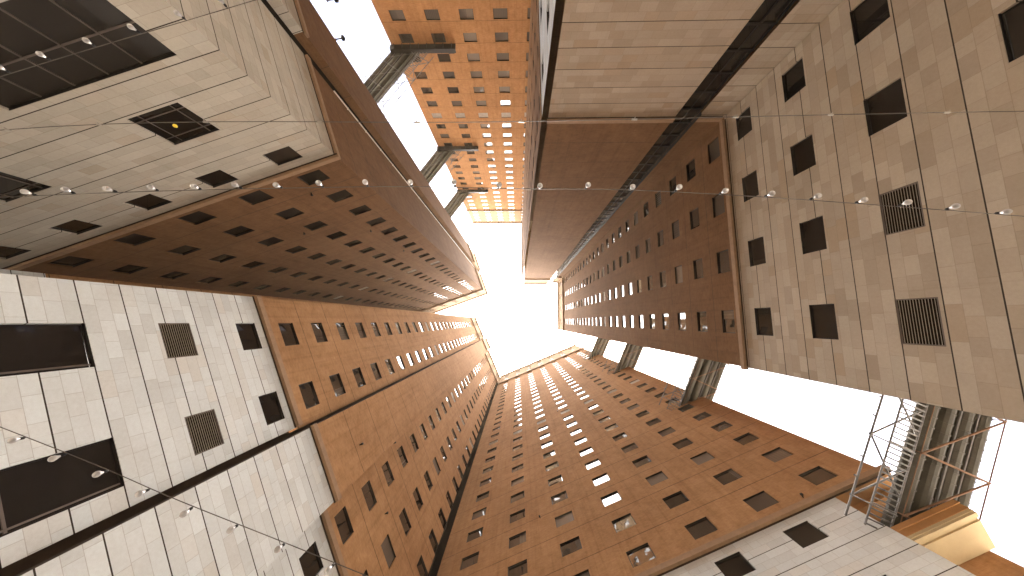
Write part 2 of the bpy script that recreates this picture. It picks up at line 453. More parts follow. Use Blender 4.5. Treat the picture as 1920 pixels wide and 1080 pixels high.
# window sashes: mesh per size, local x along the wall, y into it, z up, origin at the opening's centre on the wall face
_wcache = {}
def window_meshes(w, t, style, depth=0.17, glass=None):
    glass = glass or M_GLASS
    key = (round(w, 2), round(t, 2), style, glass.name)
    if key in _wcache: return _wcache[key]
    fr, pn = MB(), MB()
    def bar(x0, x1, y0, y1, z0, z1, mb=fr, mi=0):
        mb.box((x0, y0, z0), (x1 - x0, 0, 0), (0, y1 - y0, 0), (0, 0, z1 - z0), mi)
    a, c = w / 2 - 0.003, t / 2 - 0.003
    y0, y1 = depth - 0.06, depth - 0.005
    e = 0.05
    bar(-a, a, y0, y1, -c, -c + e); bar(-a, a, y0, y1, c - e, c)
    bar(-a, -a + e, y0, y1, -c + e, c - e); bar(a - e, a, y0, y1, -c + e, c - e)
    bar(-a, a, 0.02, y0 - 0.002, c - 0.02, c)                        # dark strip across the head
    if style == 'louvre':
        bar(-a, a, 0.01, 0.06, -c, -c + 0.05, fr, 1); bar(-a, a, 0.01, 0.06, c - 0.05, c - 0.021, fr, 1)
        bar(-a, -a + 0.05, 0.01, 0.06, -c + 0.05, c - 0.05, fr, 1); bar(a - 0.05, a, 0.01, 0.06, -c + 0.05, c - 0.05, fr, 1)
        n = 13
        for k in range(n):
            z = -c + 0.07 + (2 * c - 0.14) * (k + 0.5) / n
            pn.box((-a + 0.052, 0.02, z - 0.012), (2 * a - 0.104, 0, 0), (0, 0.034, 0.02), (0, -0.006, 0.012), 0)
        pn.box((-a + 0.01, depth - 0.03, -c + 0.01), (2 * a - 0.02, 0, 0), (0, 0.02, 0), (0, 0, 2 * c - 0.02), 1)
        res = (fr.mesh("louvre_frame", [M_FRAME, M_MULL]), pn.mesh("louvre_slats", [M_SLAT, M_BLACK]))
    elif style == 'blank':
        pn.box((-a + 0.01, 0.085, -c + 0.01), (2 * a - 0.02, 0, 0), (0, 0.03, 0), (0, 0, 2 * c - 0.02), 0)
        n = 9
        for k in range(n):
            z = -c + 0.05 + (2 * c - 0.1) * (k + 0.5) / n
            pn.box((-a + 0.02, 0.055, z - 0.02), (2 * a - 0.04, 0, 0), (0, 0.028, 0), (0, 0, 0.03), 0)
        res = (fr.mesh("vent_frame", [M_FRAME]), pn.mesh("vent_panel", [M_SLAT]))
    else:
        yp = depth - 0.035
        pn.quad([(-a + e, yp, -c + e), (a - e, yp, -c + e), (a - e, yp, c - e), (-a + e, yp, c - e)], None, 0, Vector((0, -1, 0)))
        if style == 'cross':
            for q in (-0.62, 0.62):
                bar(q * a - 0.02, q * a + 0.02, y0 - 0.02, yp - 0.004, -c + e, c - e, fr, 1)
                bar(-a + e, a - e, y0 - 0.012, yp - 0.004, q * c - 0.02, q * c + 0.02, fr, 1)
        elif style == 'strip':
            for k in range(1, 5):
                x = -a + 2 * a * k / 5
                bar(x - 0.03, x + 0.03, y0 - 0.03, yp - 0.004, -c + e, c - e, fr, 1)
            for zz in (c * 0.05,):
                bar(-a + e, a - e, y0 - 0.02, yp - 0.004, zz - 0.03, zz + 0.03, fr, 1)
        elif style == 'tall':
            bar(-a + e, a - e, y0 - 0.02, yp - 0.004, -c + (2 * c) * 0.38, -c + (2 * c) * 0.38 + 0.06, fr, 1)
            bar(a - 0.17, a - 0.11, y0 - 0.02, yp - 0.004, -c + e, c - e, fr, 1)
        res = (fr.mesh("window_frame", [M_FRAME, M_MULL]), pn.mesh("window_pane", [glass]))
    _wcache[key] = res
    return res

def add_windows(root, items, pick=None):
    """items: (frame, s, h, w, t, style, d, order). The first hundred (largest seen) are parts with a pane each, the rest one mass part."""
    items = sorted(items, key=lambda q: q[7])
    names = {'louvre': ('louvre', 'slats'), 'blank': ('vent', 'panel')}
    for (f, s, h, w, t, style, d, _o) in items[:100]:
        fm, pm = window_meshes(w, t, style, 0.17, M_LOWGLASS if h < 19.8 else (pick(s, h) if pick else None))
        nm, pn = names.get(style, ('window', 'pane'))
        rz = f.rz
        loc = f(s, d, h)
        o = obj(nm, fm, root, loc)
        if f.flip:      # the along axis runs the other way round when seen from outside: turn half round so local y still points in
            o.rotation_euler = (0, 0, rz + math.pi)
        else:
            o.rotation_euler = (0, 0, rz)
        g_ = obj(pn, pm, o)
        if style not in names: g_.rotation_euler = (rnd.gauss(0, 0.010), 0, rnd.gauss(0, 0.010))   # no two sashes hang quite true
    rest = items[100:]
    if rest:
        mb = MB(); mb2 = None
        for (f, s, h, w, t, style, d, _o) in rest:
            a, c = w / 2 - 0.003, t / 2 - 0.003
            mi = 1 if style == 'blank' else 0
            y = 0.10
            mb.quad([f(s - a, d + y, h - c), f(s + a, d + y, h - c), f(s + a, d + y, h + c), f(s - a, d + y, h + c)], None, mi, -f.n)
            mb.box(f(s - a, d + 0.02, h + c - 0.05), f.a * (2 * a), f.n * 0.075, Vector((0, 0, 0.05)), 2)
        o = obj("window", mb.mesh("upper_windows", [M_GLASS, M_SLAT, M_FRAME]), root)
        o['kind'] = 'stuff'

def tower_root(name, x, y, label, group="towers round the courtyard"):
    o = bpy.data.objects.new(name, None)
    COL.objects.link(o)
    o.location = (x, y, 0)
    return tag(o, label, "tower", group)

def fixings(T, f, spots, d=0.0):
    mb = MB()
    for (s_, h_) in spots:
        a = f(s_, d, h_)
        mb.tube(a, a - f.n * 0.16, 0.045, 8)
        mb.box(a - f.n * 0.26 - f.a * 0.07 - Vector((0, 0, 0.06)), f.a * 0.14, f.n * 0.11, Vector((0, 0, 0.12)))
        obj("wall_fixing", mb.mesh("wall_fixing", M_FRAME), T); mb = MB()

BW, BH = 1.8, 1.36      # typical window
def grid(cols, h_first, n, step=3.2, w=BW, t=BH, blank=10):
    return [(s, h_first + step * k, w, t, 'blank' if k == blank else 'plain') for k in range(n) for s in cols]

def holes(ws): return [q[:4] for q in ws]
def items(f, ws, d=0.0, far=1.0): return [(f, s, h, w, t, st, d, h * far) for (s, h, w, t, st) in ws]

# ---------------------------------------------------------------- ground
gm = MB()
gm.quad([(-2500, -2500, 0), (2500, -2500, 0), (2500, 2500, 0), (-2500, 2500, 0)], None, 0, Vector((0, 0, 1)))
g = obj("ground", gm.mesh("ground", paving_mat()))
tag(g, kind='structure')

# ---------------------------------------------------------------- tower R: right, facing the courtyard's west side
def split_rows(ws, h): return [q for q in ws if q[1] < h], [q for q in ws if q[1] >= h]

def build_right():
    T = tower_root("stone_tower", 26, -6, "brown tower on the right with louvred stone lower floors and four window columns")
    f = Frame(90.2, -16.58, T)
    hb, hr, hp = 21.45, 103.5, 117.0
    cols = (-0.06, -4.88, -9.68, -14.5)
    wall, base, corn, crown = MB(), MB(), Courses(), MB()
    upper = grid(cols, 22.95, 29)
    brick, cr = split_rows(upper, hr)
    stone = [(s, h, 1.88, 1.32, 'plain') for h in (19.7, 15.92) for s in cols]
    stone += [(s, 12.2, 1.94, 1.32, 'louvre') for s in cols[:2]] + [(s, 12.2, 1.88, 1.36, 'plain') for s in cols[2:]]
    stone += [(s, 8.35, 1.88, 1.32, 'plain') for s in cols] + [(s, 4.4, 1.88, 1.32, 'plain') for s in cols]
    s0, s1 = -16.35, 3.25
    facade(base, f, s0, s1, -EYE, hb, holes(stone), 10.02)
    facade(wall, f, s0, s1, hb, hr, holes(brick), 24.45)
    facade(crown, f, s0, s1, hr, hp, holes(cr), 24.45)
    body(wall, f, s0 + 0.3, s1, 0, 18, hb, hr, 0, "rb"); body(base, f, s0 + 0.3, s1, 0, 18, -EYE, hb, 0, "rb")
    body(crown, f, s0 + 0.3, s1, 0, 18, hr, hp, 0, "rbt")
    # the short return that closes the corner beside the glazed slot
    r = Frame(0.3, -16.45, T)
    facade(base, r, 14.45, 16.64, -EYE, hb, [], 10.02)
    facade(wall, r, 14.45, 16.64, hb, hr, [], 24.45)
    facade(crown, r, 14.45, 16.64, hr, hp, [], 24.45)
    for (h, ht, pr) in ((hb, 0.34, 0.20), (hr, 0.6, 0.45), (hp - 0.8, 0.8, 0.45)):
        course(corn, f, s0 + pr, s1 + 0.15, h, ht, pr)
        course(corn, r, 14.45, 16.6 - pr, h, ht, pr)
    obj("stone_base", base.mesh("stone_base", M_STONE), T)
    obj("wall", wall.mesh("wall", M_BRICK_SHADED), T)
    obj("crown", crown.mesh("crown", M_CROWN), T)
    corn.build(T, M_CORN)
    add_windows(T, items(f, stone + upper))
build_right()

# ---------------------------------------------------------------- tower C: top right, blank front, glazed slot, window flank
def build_corner():
    T = tower_root("stone_tower", 10, -28, "brown tower with a blank windowless front and a dark glazed slot at its right edge")
    f = Frame(0.3, -16.3, T)
    hb, hr, hp = 21.3, 108.0, 121.0
    wall, base, corn, crown = MB(), MB(), Courses(), MB()
    x0, x1 = 2.38, 12.5
    facade(base, f, x0, x1, -EYE, hb, [], 13.85)
    facade(wall, f, x0, x1, hb, hr, [], 24.45)
    facade(crown, f, x0, x1, hr, hp, [], 24.45)
    # flank, seen almost edge-on
    q = Frame(89.3, -2.18, T)       # x ~ 2.2 .. plane turned a touch
    ya, yb = -39.5, -16.33
    cols = [-19.3, -24.4, -29.4, -34.4]
    upper = grid(cols, 22.9, 31, w=1.8)
    brick, cr = split_rows(upper, hr)
    stone = [(s, h, 1.85, 1.32, 'plain') for h in (19.7, 15.9, 12.1, 8.3) for s in cols]
    facade(base, q, ya, yb, -EYE, hb, holes(stone), 10.02, 1)
    facade(wall, q, ya, yb, hb, hr, holes(brick), 24.45)
    facade(crown, q, ya, yb, hr, hp, holes(cr), 24.45)
    body(base, f, x0 + 0.4, 30, 0.4, 23, -EYE, hb, 0, "rb"); body(wall, f, x0 + 0.4, 30, 0.4, 23, hb, hr, 0, "rb"); body(crown, f, x0 + 0.4, 30, 0.2, 23, hr, hp, 0, "rbt")
    # cheeks of the slot
    for mb, a, b in ((base, -EYE, hb), (wall, hb, hr), (crown, hr, hp)):
        mb.quad([f(x1, 0, a), f(x1, 0.5, a), f(x1, 0.5, b), f(x1, 0, b)], [(0, a), (0.5, a), (0.5, b), (0, b)], 0, f.a)
    for (h, ht, pr) in ((hb, 0.34, 0.20), (hr, 0.6, 0.45), (hp - 0.8, 0.8, 0.45)):
        course(corn, f, x0 - 0.05, x1, h, ht, pr)
        course(corn, q, ya, yb + 0.1, h, ht, pr * 0.55)
    obj("stone_base", base.mesh("stone_base", [M_HONEY, M_LITPALE]), T)
    obj("wall", wall.mesh("wall", M_BRICK_SHADED), T)
    obj("crown", crown.mesh("crown", M_CROWN), T)
    corn.build(T, M_CORN)
    # glazed slot: storey-high panes set back behind thin transoms
    fr, gl = MB(), MB()
    h = -EYE
    while h < hp - 1:
        h2 = min(h + 1.6, hp - 1)
        gl.quad([f(x1, 0.42, h), f(14.47, 0.42, h), f(14.47, 0.42, h2), f(x1, 0.42, h2)], None, 0, -f.n)
        fr.box(f(x1, 0.34, h2 - 0.06), f.a * (14.47 - x1), f.n * 0.075, Vector((0, 0, 0.12)), 0)
        h = h2
    for s in (x1 + 0.03, x1 + 0.98, 14.36):
        fr.box(f(s, 0.35, -EYE), f.a * 0.06, f.n * 0.065, Vector((0, 0, hp + EYE - 1)), 0)
    fr.box(f(14.40, -0.02, 21.0), f.a * 0.05, f.n * 0.3, Vector((0, 0, hr - 21)), 0)
    sl = obj("glazed_slot", fr.mesh("glazed_slot", M_FRAME), T)
    obj("glazing", gl.mesh("glazing", M_DARKGLASS), sl)
    add_windows(T, items(q, stone + upper))
build_corner()

# ---------------------------------------------------------------- tower U: the far orange front at the top of the picture
def build_far():
    T = tower_root("stone_tower", -6, -52, "far orange tower with five window columns and three dark ledges, beyond the gap")
    f = Frame(0.4, -41.7, T)
    hb, hr, hp = 19.6, 103.0, 116.8
    cols = (-16.77, -11.95, -7.24, -2.58, 2.1)
    wall, base, corn, crown, led = MB(), MB(), Courses(), MB(), MB()
    upper = grid(cols, 21.35, 30, w=1.95, t=1.4)
    brick, cr = split_rows(upper, hr)
    s0, s1 = -19.45, 6.0
    facade(base, f, s0, s1, -EYE, hb, [], 10)
    facade(wall, f, s0, s1, hb, hr, holes(brick), 22.2)
    facade(crown, f, s0, s1, hr, hp, holes(cr), 22.2)
    body(base, f, s0, s1, 0, 20, -EYE, hb, 0, "lrb"); body(wall, f, s0, s1, 0, 20, hb, hr, 0, "lrb"); body(crown, f, s0, s1, 0, 20, hr, hp, 0, "lrbt")
    for (h, ht, pr) in ((hb, 0.34, 0.20), (hr, 0.5, 0.35), (hp - 0.7, 0.7, 0.35)):
        course(corn, f, s0 - 0.1, s1, h, ht, pr)
    for h in (38.8, 64.1, 86.7):
        lm = MB()
        lm.box(f(s0 - 0.2, -0.85, h - 0.55), f.a * 10.0, f.n * 0.847, Vector((0, 0, 0.18)))
        lm.box(f(s0 - 0.2, -0.85, h - 0.37), f.a * 10.0, f.n * 0.08, Vector((0, 0, 0.5)))
        lm.box(f(s0 + 8.6, -0.7, h - 0.369), f.a * 0.9, f.n * 0.6, Vector((0, 0, 0.75)))
        for k in range(8):
            lm.box(f(s0 + 0.4 + k * 1.25, -0.8, h - 0.75), f.a * 0.08, f.n * 0.797, Vector((0, 0, 0.198)))
        obj("ledge", lm.mesh("ledge", M_FRAME), T)
    obj("stone_base", base.mesh("stone_base", M_STONE), T)
    obj("wall", wall.mesh("wall", M_ORBRICK), T)
    obj("crown", crown.mesh("crown", M_CROWN), T)
    corn.build(T, M_CORN)
    add_windows(T, items(f, upper), lambda s, h: M_NET if s > -9 and h > 30 else None)
build_far()

# ---------------------------------------------------------------- tower L: upper left, windows on its near front, blank flank with a slot
def build_left():
    T = tower_root("stone_tower", -24, -14, "brown tower at upper left with big grid windows and a blank slotted flank")
    f = Frame(-19.8, -15.5, T)
    hb, hr, hp = 18.75, 102.3, 119.0
    cols = (-10.92, -15.52, -20.15, -25.05, -29.95, -34.7)
    wall, base, corn, crown, gap = MB(), MB(), Courses(), MB(), MB()
    upper = grid(cols, 20.25, 30, w=1.78, t=1.32)
    brick, cr = split_rows(upper, hr)
    stone = [(s, 17.4, 1.8, 1.26, 'plain') for s in cols]
    stone += [(-13.22, 13.3, 2.6, 2.0, 'cross'), (-22.75, 13.3, 2.6, 2.0, 'cross'), (-31.5, 13.3, 2.6, 2.0, 'cross')]
    stone += [(-13.45, 9.2, 7.3, 2.75, 'strip'), (-24.0, 9.2, 7.3, 2.75, 'strip')]
    s0, s1 = -37.5, -8.25
    facade(base, f, s0, s1, -EYE, hb, holes(stone), 10.86)
    facade(wall, f, s0, s1, hb, hr, holes(brick), 21.7)
    facade(crown, f, s0, s1, hr, hp, holes(cr), 21.7)
    depth = 17.9
    for mb, a, b, sd in ((base, -EYE, hb, "lb"), (wall, hb, hr, "lb"), (crown, hr, hp, "lbt")):
        body(mb, f, s0, s1 - 2.6, 0, depth, a, b, 0, sd)
    q = Frame(70.2, 8.25, T)         # flank: s runs from -15.5 (the corner) back to -24, the slot to -25.9
    for mb, a, b, v in ((base, -EYE, hb, 10.86), (wall, hb, hr, 21.7), (crown, hr, hp, 21.7)):
        facade(mb, q, -24.0, -15.5, a, b, [], v)
        mb.quad([q(-24.0, 0, a), q(-24.0, 2.4, a), q(-24.0, 2.4, b), q(-24.0, 0, b)], [(0, a - v), (2.4, a - v), (2.4, b - v), (0, b - v)], 0, -q.a)
        # second, slightly prouder bay beyond the slot
        facade(mb, q, -33.4, -25.95, a, b, [], v, 0, 0.17, -0.42)
        mb.quad([q(-25.95, -0.42, a), q(-25.95, 2.4, a), q(-25.95, 2.4, b), q(-25.95, -0.42, b)], [(0, a - v), (2.82, a - v), (2.82, b - v), (0, b - v)], 0, q.a)
        mb.quad([q(-33.4, -0.42, a), q(-33.4, 2.6, a), q(-33.4, 2.6, b), q(-33.4, -0.42, b)], [(0, a - v), (3, a - v), (3, b - v), (0, b - v)], 0, -q.a)
    crown.quad([q(-33.4, -0.42, hp), q(-15.5, 0, hp), q(-15.5, 3, hp), q(-33.4, 3, hp)], None, 0, Vector((0, 0, 1)))
    gap.box(q(-25.99, 0.35, -EYE), q.a * 2.03, q.n * 0.6, Vector((0, 0, hp + EYE - 0.5)))  # black back stands in for the shade deep in the slot
    for (h, ht, pr) in ((hb, 0.34, 0.20), (hr, 0.6, 0.45), (hp - 0.8, 0.8, 0.45)):
        course(corn, f, s0, s1 + pr, h, ht, pr)
        course(corn, q, -24.0, -15.5 - 0.004, h, ht, pr)
        course(corn, q, -33.5, -25.75, h, ht, pr, -0.42)
    pipe = MB()
    pipe.tube(q(-23.86, -0.09, 22.0), q(-23.86, -0.09, hp), 0.06, 8)
    k = 24.0
    while k < hp:
        pipe.box(q(-23.95, -0.15, k), q.a * 0.18, q.n * 0.15, Vector((0, 0, 0.06))); k += 3.2
    obj("stone_base", base.mesh("stone_base", M_BEIGE), T)
    obj("wall", wall.mesh("wall", M_BRICK_SHADED), T)
    obj("crown", crown.mesh("crown", M_CROWN), T)
    corn.build(T, M_CORN)
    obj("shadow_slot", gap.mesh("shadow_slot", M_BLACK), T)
    obj("downpipe", pipe.mesh("downpipe", M_PIPE), T)
    # pale eaves ledge that runs on past the far end of the flank
    led = MB()
    led.box(q(-60, -1.9, -EYE), q.a * 25.0, q.n * 9.0, Vector((0, 0, 18.7 + EYE)))
    led.box(q(-60, -2.05, 18.703), q.a * 25.1, q.n * 9.0, Vector((0, 0, 0.25)))
    obj("low_wing", led.mesh("low_wing", M_TAN), T)
    fixings(T, f, [(-12.3, 21.8), (-12.3, 31.2), (-12.2, 40.4), (-17.0, 27.0)])
    add_windows(T, items(f, stone + upper), lambda s, h: M_DIMGLASS if h < 60 else None)
build_left()

# ---------------------------------------------------------------- tower LL: lower left, three set-back planes
def build_lower_left():
    T = tower_root("stone_tower", -24, 12, "tower at lower left, bright pale stone base with two square louvres")
    hb, hr, hp = 18.8, 106.3, 118.8
    f = Frame(66.3, 15.66, T)
    p = Frame(66.3, 14.8, T)
    g = Frame(66.3, 15.9, T)
    wall, base, corn, crown, gap = MB(), MB(), Courses(), MB(), MB()
    bay_shade = MB()
    ca = (-5.9, -1.25)
    cb = (7.6, 11.85, 16.0)
    ua, ub = grid(ca, 20.7, 31, w=1.78, t=1.34), grid(cb, 20.3, 31, w=1.8, t=1.2)
    sa = [(s, 17.6, 1.78, 1.28, 'plain') for s in ca] + [(s, 13.9, 1.8, 1.3, 'louvre') for s in ca] + [(s, 9.0, 1.84, 3.95, 'tall') for s in ca]
    sb = [(s, 17.3, 1.5, 1.28, 'plain') for s in cb] + [(s, 13.5, 1.5, 1.28, 'plain') for s in cb]
    e0, e1, e2, e3 = -8.68, 0.82, 5.52, 18.3
    a1, a2 = split_rows(ua, hr); b1, b2 = split_rows(ub, hr)
    for mb, lo, hi, wa, wb, v in ((base, -EYE, hb, sa, sb, 9.64), (wall, hb, hr, a1, b1, 22.15), (crown, hr, hp, a2, b2, 22.15)):
        ge = 0.46 if mb is base else 0.60      # groove added, dark inside, in place of the bay's soft shadow
        facade(mb, f, e0, ge, lo, hi, holes(wa), v)
        bay_shade.quad([f(ge, 0, lo), f(ge, 0.55, lo), f(ge, 0.55, hi), f(ge, 0, hi)], None, 0, f.a)
        bay_shade.quad([f(ge, 0.55, lo), f(e1, 0.55, lo), f(e1, 0.55, hi), f(ge, 0.55, hi)], None, 0, -f.n)
        facade(mb, p, e1, e2, lo, hi, [], v)
        facade(mb, g, e2, e3, lo, hi, holes(wb), v)
        bay_shade.quad([p(e1, 0, lo), p(e1, 1.41, lo), p(e1, 1.41, hi), p(e1, 0, hi)], [(0, lo - v), (0.86, lo - v), (0.86, hi - v), (0, hi - v)], 0, -p.a)
        mb.quad([p(e2, 0, lo), p(e2, 1.1, lo), p(e2, 1.1, hi), p(e2, 0, hi)], [(0, lo - v), (1.1, lo - v), (1.1, hi - v), (0, hi - v)], 0, p.a)
        body(mb, f, -16.2, e0, 13, 34, lo, hi, 0, "lrb" + ("t" if mb is crown else ""))
        mb.quad([f(-16.2, 13, lo), f(e0, 13, lo), f(e0, 13, hi), f(-16.2, 13, hi)], [(0, lo - v), (7.5, lo - v), (7.5, hi - v), (0, hi - v)], 0, -f.n)
        body(mb, f, e0, e3 + 6, 0, 34, lo, hi, 0, "lb" + ("t" if mb is crown else ""))
    crown.quad([p(e1, 0, hp), p(e2, 0, hp), p(e2, 1.2, hp), p(e1, 1.2, hp)], None, 0, Vector((0, 0, 1)))
    for (h, ht, pr) in ((hb, 0.34, 0.20), (hr, 0.6, 0.4), (hp - 0.8, 0.8, 0.4)):
        course(corn, f, e0 - 0.05, 0.44, h, ht, pr); course(corn, p, e1 - 0.1, e2 + 0.1, h, ht, pr); course(corn, g, e2 + 0.103, e3 - 0.3, h, ht, pr)
    # black strip standing proud in the valley beside the next tower
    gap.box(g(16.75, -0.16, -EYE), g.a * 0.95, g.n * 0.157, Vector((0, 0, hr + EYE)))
    obj("stone_base", base.mesh("stone_base", M_LITPALE), T)
    obj("wall", wall.mesh("wall", M_BRICK), T)
    obj("crown", crown.mesh("crown", M_CROWN), T)
    corn.build(T, M_CORN)
    obj("bay_shade_groove", bay_shade.mesh("bay_shade_groove", M_BAYSHADE), T)
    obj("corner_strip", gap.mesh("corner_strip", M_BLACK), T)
    fixings(T, p, [(3.7, 22.7)]); fixings(T, g, [(5.9, 29.1), (9.7, 24.5)])
    add_windows(T, items(f, sa + ua) + items(g, sb + ub))
build_lower_left()

# ---------------------------------------------------------------- tower F: bottom, seven window columns
def build_front():
    T = tower_root("stone_tower", 8, 28, "broad brown tower at the bottom with seven columns of sky-reflecting windows")
    hb, hr, hp = 20.35, 106.3, 121.5
    f = Frame(-22.6, 18.24, T)
    wall, base, corn, crown, can, sof = MB(), MB(), Courses(), MB(), MB(), MB()
    cols = (-12.42, -7.7, -3.03, 1.66, 6.31, 11.0, 15.52)
    upper = grid(cols, 22.15, 31, w=1.74, t=1.34)
    brick, cr = split_rows(upper, hr)
    stone = [(s, h, 1.72, 1.32, 'plain') for h in (19.0, 15.2, 11.4, 7.6) for s in cols[:-1]]
    s0, s1, sst = -15.6, 18.5, 14.52
    facade(base, f, s0, sst, -EYE, hb, holes(stone), 17.67)
    facade(wall, f, s0, s1, hb, hr, holes(brick), 23.75)
    facade(crown, f, s0, s1, hr, hp, holes(cr), 23.75)
    body(base, f, s0, sst, 0, 20, -EYE, hb, 0, "rb")
    body(wall, f, s0, s1, 0, 20, hb, hr, 0, "rb"); body(crown, f, s0, s1, 0, 20, hr, hp, 0, "rbt")
    for (h, ht, pr) in ((hb, 0.36, 0.22), (hr, 0.6, 0.4), (hp - 0.8, 0.8, 0.4)):
        course(corn, f, s0 + 0.3, s1 + 0.3, h, ht, pr)
    # overhang at the right end: orange soffit under the upper wall
    sof.box(f(sst + 0.01, 0.02, hb - 0.06), f.a * (s1 - sst + 0.1), f.n * 2.3, Vector((0, 0, 0.05)))
    sof.box(f(sst + 0.01, 0.9, hb - 0.42), f.a * (s1 - sst - 0.4), f.n * 0.35, Vector((0, 0, 0.358)))
    sof.box(f(sst + 0.01, 2.3, 17.45), f.a * (s1 - sst - 1.2), f.n * 10, Vector((0, 0, 2.95)))
    # lower canopy: brick fascia, cream underside with a groove, recessed wall beneath
    can.box(f(sst - 0.6, 0.03, 16.72), f.a * (18.3 - sst + 0.6), f.n * 1.93, Vector((0, 0, 0.70)), 1)
    can.box(f(sst - 0.6, 0.002, 16.86), f.a * (18.32 - sst + 0.6), f.n * 0.026, Vector((0, 0, 0.60)), 0)
    can.box(f(sst + 0.005, -0.05, 17.2), f.a * (18.38 - sst), f.n * 0.05, Vector((0, 0, 0.26)), 0)
    can.box(f(sst + 0.005, 0.06, 16.60), f.a * (18.27 - sst), f.n * 0.22, Vector((0, 0, 0.118)), 1)
    can.box(f(sst + 0.005, 0.50, 16.64), f.a * (18.27 - sst), f.n * 1.40, Vector((0, 0, 0.078)), 1)
    rw = Frame(-22.6, 18.24 + 1.95, T)
    lowr = MB()
    facade(lowr, rw, sst - 0.5, 17.95, -EYE, 16.70, [], 23.75)
    body(lowr, rw, sst - 0.5, 17.95, 0, 10, -EYE, 16.70, 0, "rbt")
    obj("stone_base", base.mesh("stone_base", M_LITPALE), T)
    obj("wall", wall.mesh("wall", M_BRICK), T)
    obj("crown", crown.mesh("crown", M_CROWN), T)
    corn.build(T, M_CORN)
    obj("soffit", sof.mesh("soffit", M_ORANGE), T)
    obj("canopy", can.mesh("canopy", [M_ORANGE, M_CREAM]), T)
    obj("end_wall", lowr.mesh("end_wall", M_BRICK), T)
    fixings(T, f, [(0.4, 55.5), (13.2, 21.1), (-5.3, 30.0)])
    add_windows(T, items(f, stone + upper))
build_front()

# ---------------------------------------------------------------- service bridges between the towers
def bridge_meshes(L, tag_):
    """local x along the bridge, y across (cage on -y), z up; origin under the middle of the tubes at their lowest line"""
    duct, tray, frame, cage, rail = [], MB(), MB(), MB(), MB()
    for y in (-1.42, -0.48, 0.48, 1.42):
        mb = MB()
        r = 0.40
        n = 14
        mb.tube((0, y, r), (L, y, r), r, n)
        x = 0.4
        while x < L - 0.2:
            mb.tube((x, y, r), (x + 0.06, y, r), r + 0.035, n); x += 0.62
        duct.append(mb.mesh("service_duct_" + tag_, M_DUCT))
    tray.box((0, -1.42, 0.44), (L, 0, 0), (0, 2.84, 0), (0, 0, 0.05))
    for y in (-0.30, 0.25):
        tray.box((0, y, 0.82), (L, 0, 0), (0, 0.08, 0), (0, 0, 0.16))
    tray.tube((0, 0.0, 0.10), (L, 0.0, 0.10), 0.055); tray.tube((0, 0.95, 0.1), (L, 0.95, 0.1), 0.045)
    # zigzag bracing under the ducts
    step, th = 3.63, (0.06 if tag_ == "short" else 0.035)
    xs = [1.39 + 0 * step + k * step for k in range(-1, int(L / step) + 1)]
    frame.tube((0, 2.05, -0.12), (L, 2.05, -0.12), 0.03); frame.tube((0, -1.72, -0.1), (L, -1.72, -0.1), 0.022)
    for x in xs:
        if x + 0.02 > 0 and x < L: frame.tube((x, -1.72, -0.14), (x, 2.05, -0.14), th)
        a, b = (x, -1.70, -0.15), (x + step, 2.03, -0.15)
        if a[0] < 0: a = tuple(Vector(a).lerp(Vector(b), -a[0] / step))
        if b[0] > L: b = tuple(Vector(a).lerp(Vector(b), (L - a[0]) / (b[0] - a[0])))
        frame.tube(a, b, th * 0.8)
        if 0 < x < L:
            for y in (-1.72, 2.05): frame.tube((x, y, -0.2), (x, y, 0.86), 0.03)
    # open walkway cage on one side: close rungs, outer rail, raking struts
    y0, y1, yo = -1.98, -3.32, -4.42
    for y in (y0, y1): cage.tube((0, y, 0.0), (L, y, 0.0), 0.045)
    x = 0.1
    while x < L:
        cage.tube((x, y0, 0.0), (x, y1, 0.0), 0.05, 5); x += 0.30
    rail.tube((0, yo, 0.0), (L, yo, 0.0), 0.05)
    for x in xs:
        x -= 0.2
        if not 0.3 < x < L - 0.1: continue
        for zz in (-0.02, 0.14): rail.tube((x, yo, 0), (x, -1.9, zz), 0.042)
        for sg in (-1, 1):
            xx = x + sg * step * 0.72
            if 0 < xx < L: rail.tube((x, yo, 0), (xx, y0, 0.05), 0.05)
        rail.tube((x, yo - 0.06, 0), (x, yo + 0.06, 0), 0.075)
        for q in (0.3, 0.62):
            if x + step * q < L: rail.tube((x + step * q, yo - 0.16, 0.02), (x + step * q, yo, 0.02), 0.05)
    return duct, tray.mesh("deck_" + tag_, M_STEEL), frame.mesh("bracing_" + tag_, M_RUST if tag_ == "short" else M_STEEL), cage.mesh("walkway_" + tag_, M_STEEL), rail.mesh("guard_rail_" + tag_, M_STEEL)

def make_bridge(meshes, x, y, h, heading, label, group):
    o = bpy.data.objects.new("service_bridge", None)
    COL.objects.link(o)
    o.location = (x, y, h + EYE); o.rotation_euler = (0, 0, heading)
    tag(o, label, "bridge", group)
    duct, tray, frame, cage, rail = meshes
    for d in duct: obj("duct", d, o)
    obj("deck", tray, o); obj("bracing", frame, o)
    w = obj("walkway", cage, o); obj("guard_rail", rail, w)
    return o

